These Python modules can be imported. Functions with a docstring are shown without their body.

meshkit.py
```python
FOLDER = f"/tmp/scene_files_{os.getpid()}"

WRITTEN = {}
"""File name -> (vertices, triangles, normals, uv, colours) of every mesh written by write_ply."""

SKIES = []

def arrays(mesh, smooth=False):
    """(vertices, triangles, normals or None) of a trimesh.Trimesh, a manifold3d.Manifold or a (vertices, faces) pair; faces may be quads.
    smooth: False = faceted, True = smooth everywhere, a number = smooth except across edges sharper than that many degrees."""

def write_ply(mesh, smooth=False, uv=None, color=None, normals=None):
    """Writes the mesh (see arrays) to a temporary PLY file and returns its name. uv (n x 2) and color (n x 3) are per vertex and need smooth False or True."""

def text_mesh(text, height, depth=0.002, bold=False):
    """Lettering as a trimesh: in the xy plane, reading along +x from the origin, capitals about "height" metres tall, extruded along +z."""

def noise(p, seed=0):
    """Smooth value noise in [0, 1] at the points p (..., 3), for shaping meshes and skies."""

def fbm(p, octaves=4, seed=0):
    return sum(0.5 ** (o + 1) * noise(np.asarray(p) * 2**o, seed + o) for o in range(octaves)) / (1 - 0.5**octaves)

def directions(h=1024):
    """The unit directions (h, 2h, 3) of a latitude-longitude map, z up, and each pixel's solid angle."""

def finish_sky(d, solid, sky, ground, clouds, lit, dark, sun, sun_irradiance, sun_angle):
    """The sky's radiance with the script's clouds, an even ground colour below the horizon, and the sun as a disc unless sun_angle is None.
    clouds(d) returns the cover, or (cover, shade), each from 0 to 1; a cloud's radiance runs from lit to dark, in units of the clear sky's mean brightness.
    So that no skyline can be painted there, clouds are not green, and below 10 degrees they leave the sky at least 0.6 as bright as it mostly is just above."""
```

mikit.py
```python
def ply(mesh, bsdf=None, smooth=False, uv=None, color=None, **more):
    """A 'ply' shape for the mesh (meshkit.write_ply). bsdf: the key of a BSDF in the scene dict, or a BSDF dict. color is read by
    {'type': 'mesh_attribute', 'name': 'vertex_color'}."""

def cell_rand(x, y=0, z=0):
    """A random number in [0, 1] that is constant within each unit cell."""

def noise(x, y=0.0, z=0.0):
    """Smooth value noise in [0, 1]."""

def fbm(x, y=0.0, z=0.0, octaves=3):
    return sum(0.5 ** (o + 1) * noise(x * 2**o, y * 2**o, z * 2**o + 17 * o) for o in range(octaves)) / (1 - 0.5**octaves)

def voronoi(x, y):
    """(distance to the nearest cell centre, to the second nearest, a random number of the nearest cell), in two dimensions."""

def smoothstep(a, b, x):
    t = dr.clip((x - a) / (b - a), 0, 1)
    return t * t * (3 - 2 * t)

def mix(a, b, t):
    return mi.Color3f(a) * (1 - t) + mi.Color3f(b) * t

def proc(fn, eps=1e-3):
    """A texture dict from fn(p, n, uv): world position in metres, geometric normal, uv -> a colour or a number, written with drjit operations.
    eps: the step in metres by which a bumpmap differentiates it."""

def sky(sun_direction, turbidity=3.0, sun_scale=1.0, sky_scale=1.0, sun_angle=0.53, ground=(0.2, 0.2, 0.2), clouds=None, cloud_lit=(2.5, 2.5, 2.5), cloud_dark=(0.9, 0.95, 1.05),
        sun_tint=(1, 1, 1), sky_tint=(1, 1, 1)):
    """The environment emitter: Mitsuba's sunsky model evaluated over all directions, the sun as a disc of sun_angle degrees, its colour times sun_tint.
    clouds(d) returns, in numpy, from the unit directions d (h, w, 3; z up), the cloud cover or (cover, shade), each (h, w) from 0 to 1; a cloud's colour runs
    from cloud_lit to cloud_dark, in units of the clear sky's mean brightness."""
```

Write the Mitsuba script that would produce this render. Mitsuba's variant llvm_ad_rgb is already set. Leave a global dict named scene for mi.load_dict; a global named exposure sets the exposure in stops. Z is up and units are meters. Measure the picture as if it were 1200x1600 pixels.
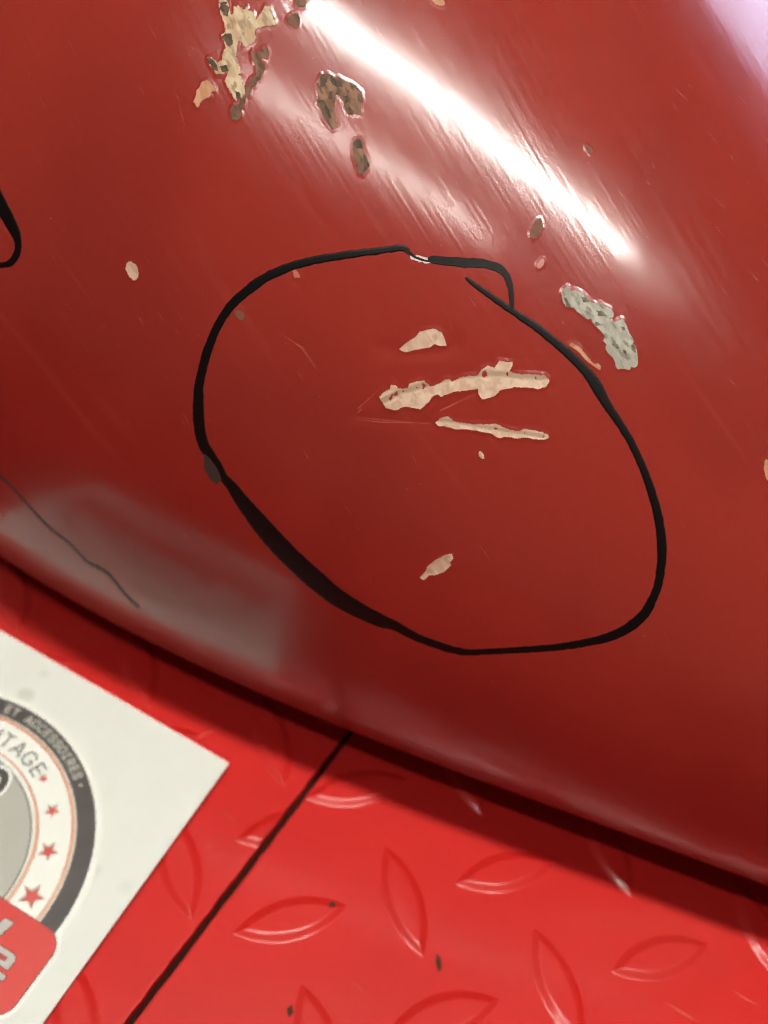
import math, json
import numpy as np
import trimesh, mitsuba as mi, drjit as dr
import mikit, meshkit
from mikit import proc, noise, fbm, smoothstep, mix
from shapely.geometry import Polygon, Point, LineString
from shapely import contains_xy
from scipy.spatial import Delaunay, cKDTree

T = mi.ScalarTransform4f
scene, labels = {}, {}

# ------------------------------------------------------------------ camera, light, exposure
n_cam = np.array([.235, .92, 1.0]); n_cam /= np.linalg.norm(n_cam)        # the floor's normal seen from the phone
ex = np.array([1, 0, 0]) - n_cam[0] * n_cam; ex /= np.linalg.norm(ex)
RW = np.stack([ex, np.cross(n_cam, ex), n_cam])
eye, look, up = np.array([0, 0, .27]), RW @ [0, 0, -1.0], RW @ [0, 1.0, 0]
scene['camera'] = {'type': 'thinlens', 'fov': math.degrees(2 * math.atan(600 / 1600)), 'fov_axis': 'x', 'near_clip': .01, 'far_clip': 50.0,
                   'aperture_radius': .0015, 'focus_distance': .205,
                   'to_world': T().look_at(origin=eye.tolist(), target=(eye + look).tolist(), up=up.tolist())}
exposure = 0.0
scene['room_light'] = {'type': 'constant', 'radiance': {'type': 'rgb', 'value': [.105, .094, .077]}}


def lamp(key, a, b, width, z, power, label, tilt=(0, 0, -1)):
    """A strip lamp between two points under the ceiling: a housing, end caps and a glowing diffuser."""
    a, b = np.array([*a, z]), np.array([*b, z])
    x = (b - a) / np.linalg.norm(b - a); n = -np.array(tilt, float); n -= n @ x * x; n /= np.linalg.norm(n); y = np.cross(n, x)
    M = np.eye(4); M[:3, 0], M[:3, 1], M[:3, 2], M[:3, 3] = x, y, n, (a + b) / 2
    L = np.linalg.norm(b - a)
    ang = np.linspace(math.pi, 2 * math.pi, 15)
    prof = np.c_[np.cos(ang) * width / 2, np.sin(ang) * width * .14]
    xs = np.array([-L / 2, L / 2])
    v = np.array([[xx, p[0], p[1]] for xx in xs for p in prof]); k = len(prof)
    f = [[i, i + k, i + k + 1] for i in range(k - 1)] + [[i, i + k + 1, i + 1] for i in range(k - 1)]
    d = trimesh.Trimesh(v, f, process=False)
    if d.face_normals[:, 2].mean() > 0: d.invert()
    d.apply_transform(M)
    h = trimesh.creation.box([L + .03, width * 1.02, .05]); h.apply_translation([0, 0, .0275]); h.apply_transform(M)
    scene[key + '__diffuser'] = mikit.ply(d, 'lamp_white', smooth=True, emitter={'type': 'area', 'radiance': {'type': 'rgb', 'value': list(power)}})
    scene[key + '__housing'] = mikit.ply(h, 'lamp_white')
    labels[key] = {'label': label, 'category': 'lamp'}


scene['lamp_white'] = {'type': 'diffuse', 'reflectance': {'type': 'rgb', 'value': [.7, .7, .68]}}
W1 = np.array([1.0, .965, .87])
lamp('strip_lamp', (-.40, .145), (.88, -.293), .13, 2.2, 90 * W1, 'long overhead strip lamp mirrored as the long bright streak on the red tank')
lamp('strip_lamp_001', (-.86, -.385), (.19, -.70), .040, 2.2, 96 * W1, 'shorter overhead strip lamp mirrored as the lower fainter streak on the red tank')
lamp('window_light', (1.7, 3.0), (3.2, 1.9), 1.5, 1.5, np.array([3.8, 4.3, 6.0]), 'bluish window light mirrored at the upper right corner of the red tank', tilt=(-.6, -.78, -.15))

# ------------------------------------------------------------------ materials
MM = 1e-3


def rgb(*c): return {'type': 'rgb', 'value': list(c)}


def paint_col(p, n, uv):
    m = fbm(uv.x * 28, uv.y * 28, 0.0, octaves=3)
    c = mix((.240, .0205, .0138), (.278, .0250, .0165), smoothstep(.3, .7, m))
    a, b = uv.x * .334 + uv.y * .943, uv.x * .943 - uv.y * .334
    hz = noise(a * 900, b * 60, 3.0) * noise(a * 260, b * 25, 7.0)        # sanding haze, in strokes
    return mix(c, (.38, .075, .058), smoothstep(.50, .95, hz) * .16)


def paint_bump(p, n, uv):
    # sanding strokes run across the tank, upper left to lower right
    a, b = uv.x * .334 + uv.y * .943, uv.x * .943 - uv.y * .334
    worn = smoothstep(.015, .075, uv.y) * (.45 + .9 * fbm(uv.x * 22, uv.y * 22, 8.0, octaves=2))
    fine = noise(a * 1750, b * 130, 1.0) - .5
    mid = noise(a * 520, b * 45, 5.0) - .5
    return worn * (fine * 13e-6 + mid * 6e-6) + (fbm(uv.x * 160, uv.y * 160, 2.0, octaves=2) - .5) * 17e-6


def layered(col, a1, a2, w, bump=None, eps=1e-4, ior=1.5):
    two = [{'type': 'roughplastic', 'distribution': 'ggx', 'alpha': a, 'int_ior': ior, 'nonlinear': False, 'diffuse_reflectance': col} for a in (a1, a2)]
    b = {'type': 'blendbsdf', 'weight': w, 'first': two[0], 'second': two[1]}
    if bump is not None:
        b = {'type': 'bumpmap', 'scale': 1.0, 'tex': proc(bump, eps), 'inner': b}
    return {'type': 'twosided', 'inner': b}


def smudges(p, n, uv):
    a, b = uv.x * .334 + uv.y * .943, uv.x * .943 - uv.y * .334
    s = fbm(uv.x * 45 + 3, uv.y * 45, 6.0, octaves=3) * .55 + (noise(a * 1300, b * 80, 2.0) * .6 + noise(a * 420, b * 40, 2.0) * .4) * .45
    dull = 1 - smoothstep(-.005, .04, uv.y)                  # the lower flank was never polished
    return .05 + .24 * smoothstep(.38, .70, s) + .60 * dull


scene['tank_paint'] = layered(proc(paint_col), .025, .10, proc(smudges), paint_bump, ior=1.52)


def chip(c1, c2, c3, f1, amount):
    def fn(p, n, uv):
        a, b = uv.x * .334 + uv.y * .943, uv.x * .943 - uv.y * .334
        m = mix(c1, c2, smoothstep(.30, .70, fbm(a * f1, b * f1 * .5, 1.0, octaves=4)))
        return mix(m, c3, smoothstep(.50, .78, fbm(a * f1 * 1.7, b * f1 * .8, 9.0, octaves=3)) * amount)
    return {'type': 'twosided', 'inner': {'type': 'roughplastic', 'distribution': 'ggx', 'alpha': .35, 'int_ior': 1.28, 'diffuse_reflectance': proc(fn)}}


scene['chip_cream'] = chip((.86, .64, .48), (.76, .53, .38), (.58, .38, .26), 700, .7)
scene['chip_grey'] = chip((.56, .55, .46), (.42, .40, .33), (.22, .18, .13), 900, .8)
scene['chip_pale'] = chip((.80, .66, .43), (.62, .42, .26), (.36, .23, .14), 800, .8)
scene['chip_brown'] = chip((.17, .085, .052), (.26, .13, .08), (.09, .05, .035), 900, .8)
scene['chip_rust'] = chip((.36, .19, .11), (.22, .11, .065), (.12, .07, .045), 1000, .9)
scene['chip_orange'] = chip((.70, .38, .22), (.58, .27, .15), (.5, .2, .1), 800, .6)
scene['rust_dark'] = chip((.10, .065, .042), (.17, .10, .06), (.06, .04, .028), 1200, .9)
scene['grey_dark'] = chip((.26, .23, .175), (.16, .13, .095), (.09, .07, .05), 1200, .9)
scene['speck_dull'] = chip((.22, .10, .06), (.30, .10, .06), (.16, .09, .06), 900, .6)
scene['speck_pink'] = {'type': 'twosided', 'inner': {'type': 'roughplastic', 'alpha': .25, 'diffuse_reflectance': rgb(.46, .13, .09)}}
scene['speck_silver'] = {'type': 'twosided', 'inner': {'type': 'roughplastic', 'alpha': .2, 'diffuse_reflectance': rgb(.62, .55, .50)}}
scene['marker_black'] = {'type': 'twosided', 'inner': {'type': 'roughplastic', 'distribution': 'ggx', 'alpha': .20, 'int_ior': 1.27, 'diffuse_reflectance': rgb(.0025, .0025, .0022)}}
scene['marker_grey'] = {'type': 'twosided', 'inner': {'type': 'roughplastic', 'distribution': 'ggx', 'alpha': .3, 'diffuse_reflectance': rgb(.045, .035, .028)}}
scene['hairline_dark'] = {'type': 'twosided', 'inner': {'type': 'roughplastic', 'distribution': 'ggx', 'alpha': .3, 'diffuse_reflectance': rgb(.055, .022, .016)}}
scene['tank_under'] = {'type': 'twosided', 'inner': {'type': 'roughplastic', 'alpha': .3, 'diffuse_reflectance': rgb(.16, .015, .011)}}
scene['dust'] = {'type': 'twosided', 'inner': {'type': 'diffuse', 'reflectance': rgb(.36, .13, .10)}}
scene['scratch_pale'] = {'type': 'twosided', 'inner': {'type': 'roughplastic', 'alpha': .3, 'diffuse_reflectance': rgb(.38, .075, .055)}}


def floor_col(p, n, uv):
    m = fbm(p.x * 40, p.y * 40, 1.0)
    s = fbm(p.x * 9 + 3, p.y * 30, 4.0)
    c = mix((.54, .0145, .0125), (.61, .018, .015), m)
    return mix(c, (.55, .045, .036), smoothstep(.55, .85, s) * .55)


def floor_bump(p, n, uv):
    return (fbm(p.x * 55, p.y * 55, 1.0, octaves=3) - .5) * 60e-6 + (noise(p.x * 500, p.y * 500, 2.0) - .5) * 2.0e-6


scene['floor_paint'] = layered(proc(floor_col), .024, .28, .34, floor_bump, 3e-4)
scene['floor_dark'] = {'type': 'diffuse', 'reflectance': rgb(.02, .013, .009)}
scene['dirt'] = {'type': 'twosided', 'inner': {'type': 'diffuse', 'reflectance': rgb(.07, .035, .022)}}
scene['floor_scuff'] = {'type': 'twosided', 'inner': {'type': 'roughplastic', 'alpha': .2, 'diffuse_reflectance': rgb(.68, .11, .08)}}


def card_col(p, n, uv):
    m = fbm(uv.x * 90, uv.y * 90, 2.0)
    k = noise(uv.x * 170, uv.y * 230, 6.0) * noise(uv.x * 60, uv.y * 60, 3.0)
    return mix(mix((.88, .915, .855), (.91, .94, .885), m), (.55, .56, .50), smoothstep(.52, .85, k) * .42)


def flat(c, alpha=.25): return {'type': 'twosided', 'inner': {'type': 'roughplastic', 'distribution': 'ggx', 'alpha': alpha, 'diffuse_reflectance': c if isinstance(c, dict) else rgb(*c)}}


def ring_col(p, n, uv):
    m = fbm(uv.x * 160, uv.y * 160, 2.0)
    w = noise(uv.x * 500 + uv.y * 300, uv.y * 120, 6.0) * noise(uv.x * 90, uv.y * 90, 3.0)
    return mix(mix((.066, .058, .056), (.10, .09, .083), m), (.30, .28, .25), smoothstep(.5, .8, w) * .6)


scene['card_white'] = flat(proc(card_col), .3)
scene['sticker_white'] = flat((.90, .93, .86), .2)
scene['print_dark'] = flat(proc(ring_col), .2)
scene['print_text'] = flat((.60, .60, .53), .25)
scene['print_black'] = flat((.07, .068, .058), .25)
scene['print_line'] = flat((.78, .50, .36), .25)
scene['print_line_red'] = flat((.72, .25, .13), .25)
scene['print_grey'] = flat((.52, .515, .46), .25)
scene['print_grey_line'] = flat((.20, .21, .19), .25)
scene['print_red'] = flat((.74, .052, .040), .25)
scene['print_star'] = flat((.70, .10, .08), .25)
scene['print_silver'] = flat((.58, .55, .51), .25)
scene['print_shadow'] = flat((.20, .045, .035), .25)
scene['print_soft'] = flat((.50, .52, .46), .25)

# ------------------------------------------------------------------ floor: two red sheet-metal plates with raised lenses on a dark slab
slab = trimesh.creation.box([12, 12, .02]); slab.apply_translation([0, 0, -.0142])
scene['floor'] = mikit.ply(slab, 'floor_dark')
labels['floor'] = {'label': 'red painted metal floor plates with raised lens pattern under the tank', 'category': 'floor', 'kind': 'structure'}
J0, jdir = np.array([.03594, .15954]), np.array([math.cos(math.radians(-121.56)), math.sin(math.radians(-121.56))])
jn = np.array([-jdir[1], jdir[0]])                 # to the right-hand plate
GAP = .00082
for k, side in enumerate((1, -1)):
    base = J0 + jn * side * GAP
    ts = np.unique(np.r_[-5.5, np.linspace(-.3, .3, 400), 5.5]); wob = (meshkit.fbm(np.c_[ts * 260, ts * 0, ts * 0], 3, k) - .5) * .0005
    prof = [(0, -.004), (0, -.0009), (.0003, -.0002), (.0011, 0), (5.0, 0)]
    v = np.array([[*(base + jdir * t + jn * side * (o + (wb if o < 1 else 0))), zz] for t, wb in zip(ts, wob) for o, zz in prof]); m = len(prof)
    f = [[i * m + j, i * m + j + 1, (i + 1) * m + j + 1] for i in range(len(ts) - 1) for j in range(m - 1)] + [[i * m + j, (i + 1) * m + j + 1, (i + 1) * m + j] for i in range(len(ts) - 1) for j in range(m - 1)]
    pm = trimesh.Trimesh(v, f, process=False)
    if pm.face_normals[-1][2] < 0: pm.invert()
    scene['floor__plate' + ('', '_001')[k]] = mikit.ply(pm, 'floor_paint', smooth=40)


def lens_mesh():
    a, b, h = 16.0 * MM, 6.0 * MM, 1.05 * MM
    x = np.sin(np.linspace(-1, 1, 65) * math.pi / 2); y = np.sin(np.linspace(-1, 1, 41) * math.pi / 2)
    X, Y = np.meshgrid(x, y, indexing='ij')
    w = b * (1 - np.abs(X) ** 2.1) ** .95
    px, py = X * a, Y * w
    d = (1 - np.abs(Y)) * w * .92
    t = np.clip(d / (3.0 * MM), 0, 1); t = t * t * (3 - 2 * t)
    z = h * t * (.93 + .07 * np.clip(d / b, 0, 1)) - .03 * MM
    v = np.stack([px, py, z], -1).reshape(-1, 3); ny = len(y)
    q = np.array([[i * ny + j, (i + 1) * ny + j, (i + 1) * ny + j + 1, i * ny + j + 1] for i in range(len(x) - 1) for j in range(ny - 1)])
    f = np.vstack([q[:, [0, 1, 2]], q[:, [0, 2, 3]]])
    return trimesh.Trimesh(v, f, process=False)


LENS = mikit.ply(lens_mesh(), 'floor_paint', smooth=True)
ang = math.radians(-27.3)
A = .0468 * np.array([math.cos(ang), math.sin(ang)]); B = .0440 * np.array([math.sin(ang), -math.cos(ang)])
rng = np.random.default_rng(3)
spots = []
for side, name, origin, shift in ((1, 'floor__plate', (.0402, .1421), (0, .5, .5)), (-1, 'floor__plate_001', (.0402, .1421), (-.24, .34 - .5 + .5, -.48 + .5))):
    for i in range(-16, 17):
        for j in range(-16, 17):
            for kind in (0, 1):
                if side == 1: u, w_ = i + .5 * kind, j + .5 * kind
                else: u, w_ = (i + .76, j + .48) if kind == 0 else (i + .34, j + .03)
                c = np.array(origin) + A * u + B * w_
                off = (c - J0) @ jn * side
                if off < -.004: continue
                spots.append((np.hypot(c[0] - .04, c[1] - .12), side, name, c, 17.7 if kind == 0 else -72.3, off))
spots.sort(key=lambda s: s[0])
lens_base = lens_mesh()
count = {1: 0, -1: 0}; far = {1: [], -1: []}
for r, side, name, c, deg, off in spots:
    if r > .62: continue
    jit = rng.normal(0, [.0006, .0006, 1.2])
    M = T().translate([c[0] + jit[0], c[1] + jit[1], 0]).rotate([0, 0, 1], deg + jit[2])
    cut = off < .016
    if r < .27 or cut:
        if cut:                                   # a lens that the plate's edge cuts through
            m = lens_base.copy(); m.apply_transform(np.array(M.matrix))
            keep = ((m.triangles_center[:, :2] - J0) @ jn * side) > GAP + .0004
            if not keep.any() or r > .5: continue
            m.update_faces(keep); m.remove_unreferenced_vertices()
            shape = mikit.ply(m, 'floor_paint', smooth=True)
        else:
            shape = {**LENS, 'to_world': M}
        k = count[side]; count[side] += 1
        scene[f'{name}__raised_lens' + (f'_{k:03d}' if k else '')] = shape
    else:
        m = lens_base.copy(); m.apply_transform(np.array(M.matrix)); far[side].append(m)
for side, name in ((1, 'floor__plate'), (-1, 'floor__plate_001')):
    scene[name + '__far_lenses'] = mikit.ply(trimesh.util.concatenate(far[side]), 'floor_paint', smooth=True)
    labels[name + '__far_lenses'] = {'label': 'raised lenses of the floor plate farther off', 'kind': 'stuff'}

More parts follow.
